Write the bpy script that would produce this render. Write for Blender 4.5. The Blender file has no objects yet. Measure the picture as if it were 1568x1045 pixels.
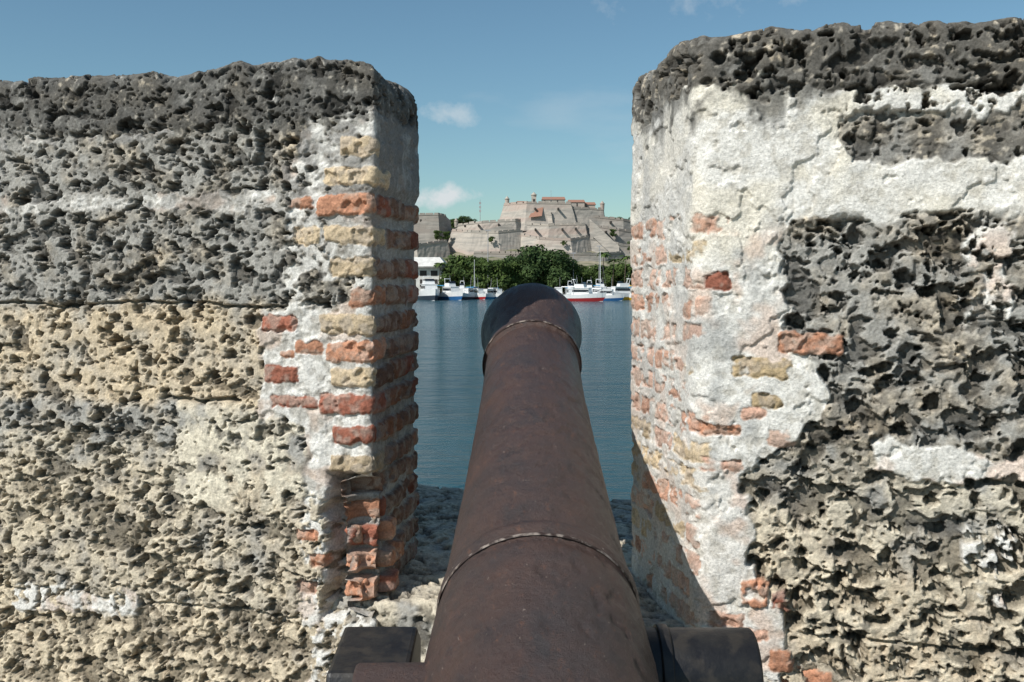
import bpy, bmesh, math, random
import numpy as np
from mathutils import Vector, Matrix
random.seed(7); np.random.seed(7)
rad=math.radians
scene=bpy.context.scene
# ------------------------------------------------------------------ noise
def h2(ix,iy,s):
    a=ix.astype(np.int64).astype(np.uint32); b=iy.astype(np.int64).astype(np.uint32)
    h=a*np.uint32(374761393)+b*np.uint32(668265263)+np.uint32((s*974634777+12345)&0xffffffff)
    h=(h^(h>>np.uint32(13)))*np.uint32(1274126177)
    h=(h^(h>>np.uint32(15)))*np.uint32(2246822519)
    h=h^(h>>np.uint32(16))
    return (h.astype(np.float64)/4294967296.0).astype(np.float32)
def vn(x,y,s=0):
    ix=np.floor(x); iy=np.floor(y); fx=x-ix; fy=y-iy
    fx=fx*fx*(3-2*fx); fy=fy*fy*(3-2*fy)
    a=h2(ix,iy,s); b=h2(ix+1,iy,s); c=h2(ix,iy+1,s); d=h2(ix+1,iy+1,s)
    return (a*(1-fx)+b*fx)*(1-fy)+(c*(1-fx)+d*fx)*fy
def fbm(x,y,o=4,s=0):
    t=0; a=.5; n=0
    for i in range(o):
        t=t+a*vn(x,y,s+i*17); n+=a; a*=.52
        x,y=x*1.83+y*.88+7.1, y*1.83-x*.88+3.7
    return t/n
def worley(x,y,s=0):
    ix=np.floor(x); iy=np.floor(y)
    F=np.full(x.shape,9.,np.float32); I=np.zeros(x.shape,np.float32)
    for dx in(-1,0,1):
        for dy in(-1,0,1):
            cx=ix+dx; cy=iy+dy
            px=cx+h2(cx,cy,s+1); py=cy+h2(cx,cy,s+2)
            d=np.sqrt((px-x)**2+(py-y)**2)
            m=d<F
            F=np.where(m,d,F); I=np.where(m,h2(cx,cy,s+3),I)
    return F,I
def ss(a,b,x):
    t=np.clip((x-a)/(b-a),0,1); return t*t*(3-2*t)
def lerp(a,b,m):
    return a+(b-a)*m[...,None]
def C(*c): return np.array(c,np.float32)
# ------------------------------------------------------------------ materials
def new_mat(name):
    m=bpy.data.materials.new(name); m.use_nodes=True
    nt=m.node_tree; b=nt.nodes['Principled BSDF']; return m,nt,b
def N(nt,t,**k):
    n=nt.nodes.new(t)
    for a,v in k.items():
        if a in n.inputs: n.inputs[a].default_value=v
        else: setattr(n,a,v)
    return n
def noise_mat(name,c1,c2,scale=5,rough=.8,bump=.3,detail=6,dist=.02,spec=.3,metal=0,c3=None,scale3=1.0,stretch=None):
    m,nt,b=new_mat(name); L=nt.links
    tc=N(nt,'ShaderNodeTexCoord'); src=tc.outputs['Object']
    if stretch:
        mp=N(nt,'ShaderNodeMapping'); mp.inputs['Scale'].default_value=stretch
        L.new(src,mp.inputs[0]); src=mp.outputs[0]
    n=N(nt,'ShaderNodeTexNoise'); n.inputs['Scale'].default_value=scale; n.inputs['Detail'].default_value=detail; n.inputs['Roughness'].default_value=.62
    L.new(src,n.inputs['Vector'])
    r=N(nt,'ShaderNodeValToRGB'); r.color_ramp.elements[0].position=.35; r.color_ramp.elements[1].position=.65
    r.color_ramp.elements[0].color=(*c1,1); r.color_ramp.elements[1].color=(*c2,1)
    L.new(n.outputs['Fac'],r.inputs[0]); out=r.outputs[0]
    if c3:
        n3=N(nt,'ShaderNodeTexNoise'); n3.inputs['Scale'].default_value=scale3; n3.inputs['Detail'].default_value=5
        L.new(src,n3.inputs['Vector'])
        r3=N(nt,'ShaderNodeValToRGB'); r3.color_ramp.elements[0].position=.5; r3.color_ramp.elements[1].position=.62
        L.new(n3.outputs['Fac'],r3.inputs[0])
        mx=N(nt,'ShaderNodeMix',data_type='RGBA'); L.new(r3.outputs[0],mx.inputs[0]); L.new(out,mx.inputs[6]); mx.inputs[7].default_value=(*c3,1)
        out=mx.outputs[2]
    L.new(out,b.inputs['Base Color'])
    b.inputs['Roughness'].default_value=rough; b.inputs['Metallic'].default_value=metal
    b.inputs['Specular IOR Level'].default_value=spec
    if bump:
        bp=N(nt,'ShaderNodeBump'); bp.inputs['Strength'].default_value=bump; bp.inputs['Distance'].default_value=dist
        L.new(n.outputs['Fac'],bp.inputs['Height']); L.new(bp.outputs[0],b.inputs['Normal'])
    return m
def attr_mat(name):
    m,nt,b=new_mat(name); L=nt.links
    at=N(nt,'ShaderNodeAttribute'); at.attribute_name='Col'
    tc=N(nt,'ShaderNodeTexCoord')
    n=N(nt,'ShaderNodeTexNoise'); n.inputs['Scale'].default_value=150; n.inputs['Detail'].default_value=6; n.inputs['Roughness'].default_value=.75
    L.new(tc.outputs['Object'],n.inputs['Vector'])
    nb=N(nt,'ShaderNodeTexNoise'); nb.inputs['Scale'].default_value=60; nb.inputs['Detail'].default_value=4; nb.inputs['Roughness'].default_value=.6
    L.new(tc.outputs['Object'],nb.inputs['Vector'])
    mr=N(nt,'ShaderNodeMapRange'); mr.inputs[1].default_value=.32; mr.inputs[2].default_value=.68; mr.inputs[3].default_value=.62; mr.inputs[4].default_value=1.30
    L.new(n.outputs['Fac'],mr.inputs[0])
    mx=N(nt,'ShaderNodeMix',data_type='RGBA',blend_type='MULTIPLY'); mx.inputs[0].default_value=1
    L.new(at.outputs['Color'],mx.inputs[6]); L.new(mr.outputs[0],mx.inputs[7])
    L.new(mx.outputs[2],b.inputs['Base Color'])
    b.inputs['Roughness'].default_value=.95; b.inputs['Specular IOR Level'].default_value=.15
    ad=N(nt,'ShaderNodeMath',operation='MULTIPLY_ADD'); L.new(nb.outputs['Fac'],ad.inputs[0]); ad.inputs[1].default_value=1.3; L.new(n.outputs['Fac'],ad.inputs[2])
    bp=N(nt,'ShaderNodeBump'); bp.inputs['Strength'].default_value=.9; bp.inputs['Distance'].default_value=.0035
    L.new(ad.outputs[0],bp.inputs['Height']); L.new(bp.outputs[0],b.inputs['Normal'])
    return m
MSTONE=attr_mat('coral_stone')
# ------------------------------------------------------------------ mesh helpers
def grid_obj(name,P,col,mat,wrap):
    nv,nu=P.shape[:2]
    me=bpy.data.meshes.new(name)
    idx=np.arange(nv*nu).reshape(nv,nu)
    if wrap:
        a=idx[:-1,:]; b=np.roll(idx,-1,1)[:-1,:]; c=np.roll(idx,-1,1)[1:,:]; d=idx[1:,:]
    else:
        a=idx[:-1,:-1]; b=idx[:-1,1:]; c=idx[1:,1:]; d=idx[1:,:-1]
    f=np.stack([a,b,c,d],-1).reshape(-1,4)
    me.vertices.add(nv*nu); me.vertices.foreach_set('co',P.reshape(-1).astype(np.float32))
    me.loops.add(f.size); me.loops.foreach_set('vertex_index',f.reshape(-1).astype(np.int32))
    me.polygons.add(len(f)); me.polygons.foreach_set('loop_start',np.arange(0,f.size,4,dtype=np.int32))
    me.polygons.foreach_set('loop_total',np.full(len(f),4,np.int32))
    me.polygons.foreach_set('use_smooth',np.ones(len(f),bool))
    me.update(calc_edges=True)
    if col is not None:
        at=me.color_attributes.new('Col','FLOAT_COLOR','POINT')
        c4=np.ones((nv*nu,4),np.float32); c4[:,:3]=np.clip(col.reshape(-1,3),0,1)
        at.data.foreach_set('color',c4.reshape(-1))
    me.materials.append(mat)
    o=bpy.data.objects.new(name,me); scene.collection.objects.link(o); return o
def normals(P,wrap):
    dv=np.gradient(P,axis=0)
    if wrap: du=np.roll(P,-1,1)-np.roll(P,1,1)
    else: du=np.gradient(P,axis=1)
    n=np.cross(du,dv); l=np.linalg.norm(n,axis=-1,keepdims=True)
    n=np.where(l>1e-12,n/np.maximum(l,1e-12),np.array([0,0,1.]))
    return n
SL=-.29
def wallY(X): return 2.593+SL*X
ZTOP=.595
def rounded_path(cor,rads,steps,ncor=14):
    n=len(cor); pts=[]; marks=[]
    T=[]
    for i in range(n):
        p=np.array(cor[i]); a=np.array(cor[i-1]); b=np.array(cor[(i+1)%n]); r=rads[i]
        da=(a-p)/np.linalg.norm(a-p); db=(b-p)/np.linalg.norm(b-p)
        T.append((p+da*r,p,p+db*r))
    for i in range(n):
        s,p,e=T[i]
        for k in range(ncor+1):
            t=k/ncor; q=(1-t)**2*s+2*t*(1-t)*p+t*t*e; pts.append(q)
            if k==ncor//2: marks.append(len(pts)-1)
        nx=T[(i+1)%n][0]; L=np.linalg.norm(nx-e)
        pos=0
        for end,st in steps[i]:
            endL=L*end if end<=1 else L
            endL=min(endL,L)
            m=max(1,int((endL-pos)/st))
            for k in range(1,m+1):
                d=pos+(endL-pos)*k/m
                if d<L-1e-6: pts.append(e+(nx-e)*d/L)
            pos=endL
    P=np.array(pts); d=np.linalg.norm(np.roll(P,-1,0)-P,axis=1)
    U=np.concatenate([[0],np.cumsum(d)[:-1]])
    return P,U,marks
def merlon_base(cor,rads,steps,cidx,jamb_sel,vstep,rj=.05):
    P2,U,marks=rounded_path(cor,rads,steps)
    c=U-U[marks[cidx]]
    cen=np.mean([np.array(q) for q in cor],0); dr=np.array([1,SL]); dr=dr/np.linalg.norm(dr)
    half=max(abs(np.dot(np.array(m)-cen,dr)) for m in cor)-.28
    t=np.clip((P2-cen)@dr,-half,half); S=cen+t[:,None]*dr
    R=.022+rj*jamb_sel(c)
    Rm=.10
    rows=[]
    zs=np.concatenate([np.arange(-2.2,-1.33,.03),np.arange(-1.33,ZTOP-Rm,vstep)])
    for z in zs: rows.append((np.zeros(len(U)),np.full(len(U),z)))
    for k in range(24):
        f=k/24; rows.append((np.zeros(len(U)),(ZTOP-Rm)*(1-f)+(ZTOP-R)*f))
    for k in range(26):
        a=math.pi/2*k/26; rows.append((R*(1-math.cos(a)),ZTOP-R+R*math.sin(a)))
    D=np.linalg.norm(S-P2,axis=1)
    for k in range(45):
        f=(k/45); rows.append((R+np.minimum(.14,D-R)*f*.9,np.full(len(U),ZTOP)))
    for k in range(9):
        f=k/8; e0=R+np.minimum(.14,D-R)*.9; rows.append((e0+(D-e0)*f,np.full(len(U),ZTOP+.0*f)))
    dirv=(S-P2)/np.maximum(D,1e-6)[:,None]
    P=np.zeros((len(rows),len(U),3))
    for i,(ins,z) in enumerate(rows):
        P[i,:,:2]=P2+dirv*ins[:,None]; P[i,:,2]=z
    dl=np.linalg.norm(np.diff(P,axis=0),axis=2)
    V=np.concatenate([np.zeros((1,len(U))),np.cumsum(dl,0)],0)-2.2
    Cc=np.broadcast_to(c,V.shape).astype(np.float32)
    return P,Cc,V.astype(np.float32)
def coral(U,V,s,dens):
    """porous coral limestone: flat worn face with irregular cavities, round bore holes and fine pores"""
    wx=U+.030*(fbm(U*22,V*22,3,s+1)-.5); wy=V+.030*(fbm(U*22,V*22,3,s+9)-.5)
    e=(vn(U*190,V*190,s+30)-.5)
    F,I=worley(wx*17,wy*21,s+40); r=-.04+.36*I**1.3+.10*(dens-.5)
    h1=ss(.0,-.07,F+.14*e-r)
    F,I=worley(wx*44,wy*52,s+50); r=-.10+.50*I+.10*(dens-.5)
    hh2=ss(.0,-.13,F+.18*e-r)*ss(.30,.5,fbm(U*11,V*11,2,s+55)+dens*.3)
    n=fbm(wx*24,wy*33,4,s+60); th=.340+.12*dens
    cav=ss(th+.004,th-.034,n+.02*e)
    n2=fbm(wx*52+5,wy*58,3,s+65); cav2=ss(th-.04,th-.08,n2)
    ro=fbm(U*55,V*55,4,s+70)
    return h1,hh2,cav,cav2,ro
def softbox(c,z,c0,c1,z0,z1,w,soft=.006):
    d=np.maximum(np.maximum(c0-c,c-c1),np.maximum(z0-z,z-z1))+w
    return ss(soft,-soft,d)
CRE=C(.57,.45,.30); ORA=C(.47,.235,.145); RED=C(.34,.13,.085); BRN=C(.21,.125,.09); PNK=C(.55,.34,.25); YEL=C(.53,.40,.235)
def add_bricks(h,col,c,z,bricks,base_h,U,V,s,cover=None):
    n1=(vn(U*45,V*45,s)-.5)*.013+(vn(U*150,V*150,s+3)-.5)*.005
    rough=fbm(U*80,V*80,4,s+5); slow=fbm(U*26,V*26,3,s+6)
    for i,(c0,c1,z0,z1,bc,pr) in enumerate(bricks):
        m=(c>c0-.02)&(c<c1+.02)&(z>z0-.02)&(z<z1+.02)
        if not m.any(): continue
        til=(random.random()-.5)*.08
        zz=z[m]+til*(c[m]-(c0+c1)/2)
        dx=np.abs(c[m]-(c0+c1)/2)-(c1-c0)/2+.009; dz=np.abs(zz-(z0+z1)/2)-(z1-z0)/2+.009
        d=np.sqrt(np.maximum(dx,0)**2+np.maximum(dz,0)**2)+np.minimum(np.maximum(dx,dz),0)-.009+n1[m]
        k=ss(.002,-.002,d)
        if cover is not None: k=k*cover[m]
        wear=ss(.56,.68,slow[m])
        hb=base_h[m]+pr+.006*(rough[m]-.5)-.010*wear-.005*ss(-.010,.0,d)
        h[m]=h[m]*(1-k)+hb*k
        v=.78+.42*random.random()
        cc=bc[None,:]*v*(0.72+.56*rough[m])[:,None]
        dirt=ss(.44,.66,fbm(U[m]*38,V[m]*38,3,s+90+i))
        cc=cc*(1-dirt[:,None]*.5)+C(.42,.36,.30)[None,:]*dirt[:,None]*.5
        col[m]=col[m]*(1-k[:,None])+cc*k[:,None]
    return h,col

def stone_common(c,z,U,V,s,tan_w,grime_w,amp,fresh,dens,sc=1.0):
    h1,hh2,cav,cav2,ro=coral(U*sc,V*sc,s,dens)
    big=fbm(U*5,V*5,4,s+100); med=fbm(U*17,V*17,4,s+110)
    a=amp*(.7+.5*ss(.35,.62,fbm(U*7,V*7,3,s+120)))
    h=-.030*h1*np.minimum(amp,1.2)-.011*hh2*a-.017*cav*a-.006*cav2*a+.005*(ro-.5)+.014*(big-.5)+.010*(med-.5)*a
    tan=C(.64,.52,.36); crm=C(.72,.65,.51); gry=C(.36,.345,.31); drk=C(.085,.082,.075)
    col=lerp(gry[None,None,:]*np.ones(c.shape+(1,)),tan[None,None,:],np.clip(tan_w+(med-.5)*1.4+(big-.5)*.8,0,1))
    col=lerp(col,crm[None,None,:],np.clip(fresh*ss(.3,.6,med),0,1))
    fg=fbm(U*75,V*75,3,s+130)
    g=np.clip(grime_w+(big-.5)*1.5+(med-.5)*1.6,0,1)*ss(.34,.60,fg+.26*grime_w-.06)
    col=lerp(col,drk[None,None,:],np.clip(g,0,.88))
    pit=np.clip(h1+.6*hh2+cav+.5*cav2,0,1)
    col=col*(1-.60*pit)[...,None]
    col=col*(.74+.52*ro)[...,None]
    return h,col,pit,big,med,ro

# ------------------------------------------------------------------ left merlon
def build_left():
    A=(-2.75,wallY(-2.75)); B=(-.372,wallY(-.372)); Cc=(-.290,3.20); D=(-2.60,3.88)
    P,c,V=merlon_base([A,B,Cc,D],[.05,.018,.06,.05],
        [[(.36,.02),(2,.0029)],[(2,.0045)],[(2,.03)],[(2,.03)]],1,
        lambda c:ss(-.04,.03,c)*ss(.6,.5,c),.0029)
    z=P[...,2].astype(np.float32); U=c+10; s=3
    z=np.where(V>z+.001,np.minimum(V,z+.6),z)
    wz=(fbm(U*14,V*14,3,5)-.5)*.05
    wb=(fbm(U*7,V*7,4,8)-.5)*.26
    tan_w=.10+.70*softbox(c,z,-3,-.25,-.36,-.085,wz,.03)+.55*ss(-.40,-.6,z)+.35*ss(-.9,-1.0,z)
    grime=.12+.74*ss(.40,.46,z+wz*.8)+.18*ss(-.08,.02,z)-.22*ss(-.05,-.12,z)-.08*ss(-.5,-.9,z)
    amp=np.ones_like(z)*1.0
    cream=softbox(c,z,-.60,-.12,-.66,-.37,wb,.08)
    amp=amp-.25*cream-.25*ss(.42,.48,z)
    dens=.50+.30*softbox(c,z,-3,-.1,-.05,.2,wz,.02)+.40*ss(-.36,-.42,z)-1.0*cream+.2*ss(-.92,-.98,z)+.20*softbox(c,z,-3,-.1,.25,.4,wz,.02)-.15*ss(.44,.48,z)
    fresh=cream*1.0+.35*ss(-.40,-.5,z)
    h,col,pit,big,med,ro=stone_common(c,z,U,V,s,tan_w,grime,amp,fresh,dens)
    for z0,z1,off in((.43,.8,.008),(.25,.395,.0),(-.07,.215,.008),(-.36,-.085,.0),(-.93,-.37,.008)):
        h=h+off*softbox(c,z,-3,-.12,z0,z1,wz*.7,.02)
    def joint(c0,c1,zc,wd,dep,slope=0):
        zz=z-zc-slope*(c-c0)+(fbm(U*22,V*4,3,31)-.5)*.022+(fbm(U*5,V*2,2,33)-.5)*.03
        m=ss(wd,wd*.3,np.abs(zz))*ss(c0-.02,c0,c)*ss(c1+.02,c1,c)*ss(.3,.5,fbm(U*9,V*9,2,77)+.2)
        return m*dep
    j=joint(-3,-.14,-.077,.006,.022)+joint(-.66,-.42,-.352,.008,.026)+joint(-3,-.2,-.945,.005,.012)
    h=h-j; col=col*(1-.4*ss(0,.02,j))[...,None]
    pn=fbm(U*16,V*20,4,41); pn2=fbm(U*50,V*50,4,42)
    pl=softbox(c,z,-1.35,-.62,.385,.432,wz*1.1+(pn-.5)*.06+.008,.006)*ss(.34,.46,pn)
    pl=np.maximum(pl,softbox(c,z,-1.6,-.30,.195,.245,wz*.7+(pn2-.5)*.03,.006)*ss(.34,.48,pn))
    pl=np.maximum(pl,softbox(c,z,-.28,.03,-.0,.42,wz*2.2+(pn-.5)*.16,.012)*ss(.30,.46,pn2+.04))
    pl=np.maximum(pl,softbox(c,z,-.34,.02,-.41,-.085,wz*.8+(pn-.5)*.05,.008))
    pl=np.maximum(pl,softbox(c,z,-.20,.02,-.60,-.35,wz*.8+(pn-.5)*.05,.008))
    pl=np.maximum(pl,softbox(c,z,-.21,.0,-1.2,-.60,wz*1.5+(pn-.5)*.10,.01)*ss(.42,.52,pn2))
    pl=np.maximum(pl,softbox(c,z,-1.2,-.75,-1.0,-.935,wz+(pn-.5)*.05,.008)*ss(.4,.5,pn2+.05))
    pl=np.maximum(pl,softbox(c,z,-.02,.56,-1.3,.46,wz*.5,.02))
    plh=.002+.005*(pn2-.5)+.010*(med-.5)-.006*ss(.5,.66,pn)
    plc=lerp(C(.48,.455,.405)[None,None,:]*np.ones(c.shape+(1,)),C(.73,.705,.65)[None,None,:],ss(.35,.6,pn2))
    plc=lerp(plc,C(.57,.41,.31)[None,None,:],.5*ss(.55,.68,fbm(U*13,V*13,3,44)))
    plc=lerp(plc,C(.21,.20,.185)[None,None,:],np.clip(.8*ss(.05,.36,z+(big-.5)*.4)*ss(.38,.56,med+.08),0,1))
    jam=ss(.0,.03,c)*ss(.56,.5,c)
    plc=lerp(plc,C(.20,.195,.185)[None,None,:],jam*.6)  # shaded side: jamb plaster darkened in the colour itself
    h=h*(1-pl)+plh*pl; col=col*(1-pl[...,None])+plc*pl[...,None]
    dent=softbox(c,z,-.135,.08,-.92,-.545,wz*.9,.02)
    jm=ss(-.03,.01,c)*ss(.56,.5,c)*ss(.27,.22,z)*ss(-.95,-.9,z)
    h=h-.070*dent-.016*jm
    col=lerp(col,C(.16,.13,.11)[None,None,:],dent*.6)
    br=[]
    def B_(zc,c0,c1,k,pr=.010,hh=.052): br.append((c0,c1,zc-hh/2,zc+hh/2,k,pr))
    q=[(.356,-.098,CRE),(.275,-.147,CRE),(.2,-.166,ORA),(.115,-.15,CRE),(.027,-.13,CRE),(-.053,-.07,ORA),(-.129,-.16,CRE),
       (-.202,-.14,ORA),(-.273,-.13,CRE),(-.347,-.16,RED),(-.429,-.12,RED),(-.509,-.13,CRE*.75)]
    for i,(zc,c0,k) in enumerate(q):
        dj=.03+.09*(i%2)
        if zc>.3: dj=.02
        B_(zc,c0,dj,k,.009,.054+random.uniform(-.006,.006))
        if zc<.24:
            x=dj+.012
            while x<.5:
                wd=random.choice([.11,.14,.23])
                B_(zc+random.uniform(-.004,.004),x,min(x+wd,.53),[RED*.8,BRN,BRN,ORA*.6][random.randrange(4)],.014,.052); x+=wd+.012  # jamb bricks in darker tones, shade put into their colour
    B_(.115,-.238,-.16,CRE,.005); B_(.205,-.255,-.185,ORA,.004,.035); B_(-.13,-.34,-.235,RED,.004,.045); B_(-.195,-.235,-.15,ORA,.004,.035)
    B_(-.215,-.29,-.24,ORA,.003,.02);B_(-.27,-.335,-.225,RED,.006,.05); B_(-.345,-.31,-.17,RED,.004,.035)
    B_(-.715,-.235,-.165,ORA,.004,.035); B_(-.78,-.19,-.14,ORA,.004,.03); B_(-.86,-.23,-.17,PNK,.003,.03)
    for i,zc in enumerate((-.578,-.647,-.712,-.785,-.86)):
        x=-.115+random.uniform(-.01,.02)+(.04 if i==0 else 0)
        pr0=[-.02,.0,.022,.030,.040][i]
        while x<.5:
            wd=random.choice([.07,.12,.16]); k=[RED,ORA,ORA,RED*.8][random.randrange(4)] if x<.10 else [RED*.6,BRN,BRN][random.randrange(3)]  # bricks further round the jamb darkened, shade painted in
            if i==0: k=BRN
            B_(zc+random.uniform(-.006,.006),x,min(x+wd,.53),k,(pr0 if x<.09 else .012)+random.uniform(-.006,.010),.052); x+=wd+.014
    base_h=-.070*dent-.012*jm
    h,col=add_bricks(h,col,c,z,br,base_h,U,V,200)
    capw=ss(.40,.60,z)
    Pz=((fbm(U*5,V*0+3,5,61)-.45)*.045+(fbm(U*24,V*0+3,3,62)-.5)*.012)*capw
    n=normals(P,True); P=P+n*h[...,None]; P[...,2]+=Pz
    return grid_obj('stone_merlon',P,col,MSTONE,True)
ML=build_left()

# ------------------------------------------------------------------ right merlon
def build_right():
    CC=(.352,3.02); B=(.458,wallY(.458)); A=(2.75,wallY(2.75)); D=(2.90,2.42)
    P,c,V=merlon_base([CC,B,A,D],[.06,.045,.05,.05],
        [[(2,.0040)],[(.38,.0027),(2,.02)],[(2,.03)],[(2,.03)]],1,
        lambda c:ss(.0,-.10,c)*ss(-.65,-.55,c),.0028,.03)
    z=P[...,2].astype(np.float32); U=c+40; s=13
    z=np.where(V>z+.001,np.minimum(V,z+.6),z)
    wz=(fbm(U*14,V*14,3,15)-.5)*.05
    tan_w=.12+.75*ss(-.38,-.75,z)+.2*ss(.25,.35,z)
    blk=softbox(c,z,.335,1.05,.262,.385,wz*.5,.012)
    grime=.12+.78*ss(.42,.47,z+wz*1.0+.03*ss(.0,.2,c))+.50*blk+.04*ss(-.38,-.3,z)*(1-blk)-.12*ss(-.4,-.6,z)
    amp=np.ones_like(z)*1.2-.28*ss(.42,.48,z)-.40*blk
    dens=.80+.15*ss(.2,0,z)-.30*blk-.20*ss(.43,.48,z)+.10*ss(-.7,-.9,z)
    fresh=.60*ss(-.35,-.55,z)
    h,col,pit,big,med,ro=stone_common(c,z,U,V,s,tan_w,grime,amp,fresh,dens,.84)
    h=h-.008+.012*ss(.43,.46,z+wz*.6)
    big_st=softbox(c,z,.2,3,-.40,.155,wz,.015); h=h+.010*big_st
    def joint(c0,c1,zc,wd,dep,slope=0):
        zz=z-zc-slope*(c-c0)+(fbm(U*22,V*4,3,31)-.5)*.022
        return ss(wd,wd*.3,np.abs(zz))*ss(c0-.02,c0,c)*ss(c1+.02,c1,c)*dep
    j=joint(.40,3,.44,.006,.018)+joint(.25,3,-.86,.006,.015)+joint(.62,3,-.10,.004,.01)
    h=h-j; col=col*(1-.4*ss(0,.02,j))[...,None]
    pn=fbm(U*16,V*16,4,141); pn2=fbm(U*50,V*50,4,142)
    zb=np.array([-1.3,-.82,-.75,-.6,-.44,-.38,-.3,-.2,-.10,0,.10,.16,.24,.41,.45]); cb=np.array([.2,.2,.14,.12,.15,.25,.31,.28,.20,.19,.22,.29,.34,.34,.34])
    bd=np.interp(z.ravel(),zb,cb).reshape(z.shape)
    d=np.maximum(c-bd,z-.455+.02*ss(.1,.3,c))+wz*1.2+(pn-.5)*.09+(pn2-.5)*.03
    pl=ss(.006,-.006,d)*ss(-.7,-.6,c)
    pl=np.maximum(pl,softbox(c,z,.20,1.3,.145,.268,wz*.5+(pn-.5)*.05+(pn2-.5)*.02,.006))
    pl=np.maximum(pl,softbox(c,z,.30,1.3,.380,.440,wz*.9+(pn-.5)*.08+.006,.006)*ss(.38,.48,pn2+.05))
    sl=z+.06*(c-.42)
    pl=np.maximum(pl,softbox(c,sl,.40,1.2,-.460,-.385,wz*.9+(pn-.5)*.06+(pn2-.5)*.02,.006))
    pl=np.maximum(pl,softbox(c,z,.60,.68,-.75,-.60,wz*.9+(pn-.5)*.16,.008)*ss(.4,.5,pn2))
    pl=np.maximum(pl,softbox(c,z,.61,.70,-.10,.15,wz*.9+(pn-.5)*.08,.008)*ss(.35,.5,pn2))
    hole=ss(.62,.67,fbm(U*14,V*14,4,171))*ss(.12,.20,c)*ss(.16,.12,z)
    pl=pl*(1-hole*.8)
    plh=.004+.0035*(pn2-.5)+.014*(fbm(U*9,V*9,3,143)-.5)-.006*ss(.55,.60,pn)
    plc=lerp(C(.57,.54,.475)[None,None,:]*np.ones(c.shape+(1,)),C(.75,.725,.665)[None,None,:],ss(.3,.55,pn2))
    plc=lerp(plc,C(.75,.69,.565)[None,None,:],.7*ss(.45,.6,fbm(U*6,V*6,3,144))*ss(.0,.1,z))
    plc=lerp(plc,C(.64,.45,.34)[None,None,:],.55*ss(.50,.64,fbm(U*12,V*12,3,145))*ss(.14,.08,z))
    st=fbm(U*22,V*5,3,146)
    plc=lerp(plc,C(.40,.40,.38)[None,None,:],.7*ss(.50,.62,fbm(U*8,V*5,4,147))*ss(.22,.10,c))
    plc=lerp(plc,C(.52,.50,.46)[None,None,:],.5*ss(.0,-.06,c))  # jamb plaster painted darker to even out its stronger sunlight
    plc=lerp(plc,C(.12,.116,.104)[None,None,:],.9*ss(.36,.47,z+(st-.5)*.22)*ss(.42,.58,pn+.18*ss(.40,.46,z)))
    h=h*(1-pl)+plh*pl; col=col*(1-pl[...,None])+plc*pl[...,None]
    br=[]
    def B_(zc,c0,c1,k,pr=.004,hh=.050): br.append((c0,c1,zc-hh/2,zc+hh/2,k,pr))
    rows=[.133,.063,-.005,-.073,-.146,-.218,-.29,-.364,-.435,-.505,-.575,-.645,-.715,-.785,-.855]
    for i,zc in enumerate(rows):
        x=-.54
        end=[.06,.05,.08,.03,.02,.0,.0,.03][i%8] if i<10 else -.0
        while x<end-.03:
            wd=random.choice([.1,.13,.22]); k=[PNK,ORA,PNK,PNK,YEL][random.randrange(5)]
            B_(zc+random.uniform(-.003,.003),x,min(x+wd,end),k); x+=wd+.014
    cover=.82*ss(.43,.52,fbm(U*18,V*22,4,150)+.05*ss(-.1,-.5,c))
    h,col=add_bricks(h,col,c,z,br,.001+0*h,U,V,300,cover)
    b2=[]
    def D_(c0,c1,z0,z1,k,pr=.003): b2.append((c0,c1,z0,z1,k,pr))
    D_(.02,.075,.105,.150,PNK); D_(.01,.075,-.03,.01,RED*1.1)
    D_(.19,.335,-.185,-.135,ORA,.006); D_(.08,.225,-.245,-.195,YEL); D_(-.005,.10,-.39,-.360,ORA)
    D_(.165,.225,-.41,-.365,PNK); D_(.0,.10,-.475,-.445,PNK); D_(.10,.165,-.80,-.735,ORA,.01); D_(.17,.23,-.81,-.765,RED,.006)
    D_(.17,.22,-.95,-.90,ORA,.004); D_(.02,.11,-.86,-.82,PNK); D_(.10,.17,-.885,-.85,PNK)
    D_(.13,.20,-.315,-.285,YEL); D_(.10,.16,-.345,-.32,PNK)
    cov2=ss(.30,.42,fbm(U*22,V*26,3,151))
    h,col=add_bricks(h,col,c,z,b2,.002+0*h,U,V,320,cov2)
    capw=ss(.40,.60,z)
    Pz=((fbm(U*5,V*0+3,5,63)-.45)*.04+(fbm(U*24,V*0+3,3,64)-.5)*.014)*capw+.012*ss(.16,-.02,c)*capw*ss(-.35,-.15,c)
    n=normals(P,True); P=P+n*h[...,None]; P[...,2]+=Pz
    return grid_obj('stone_merlon.001',P,col,MSTONE,True)
MR=build_right()
dirw=np.array([1,SL])/math.hypot(1,SL)
for k,(src,dist) in enumerate(((ML,-3.35),(ML,-6.7),(MR,3.35),(MR,6.7))):
    o=bpy.data.objects.new('stone_merlon.%03d'%(k+2),src.data); scene.collection.objects.link(o)
    o.location=(dirw[0]*dist,dirw[1]*dist,0)

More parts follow.
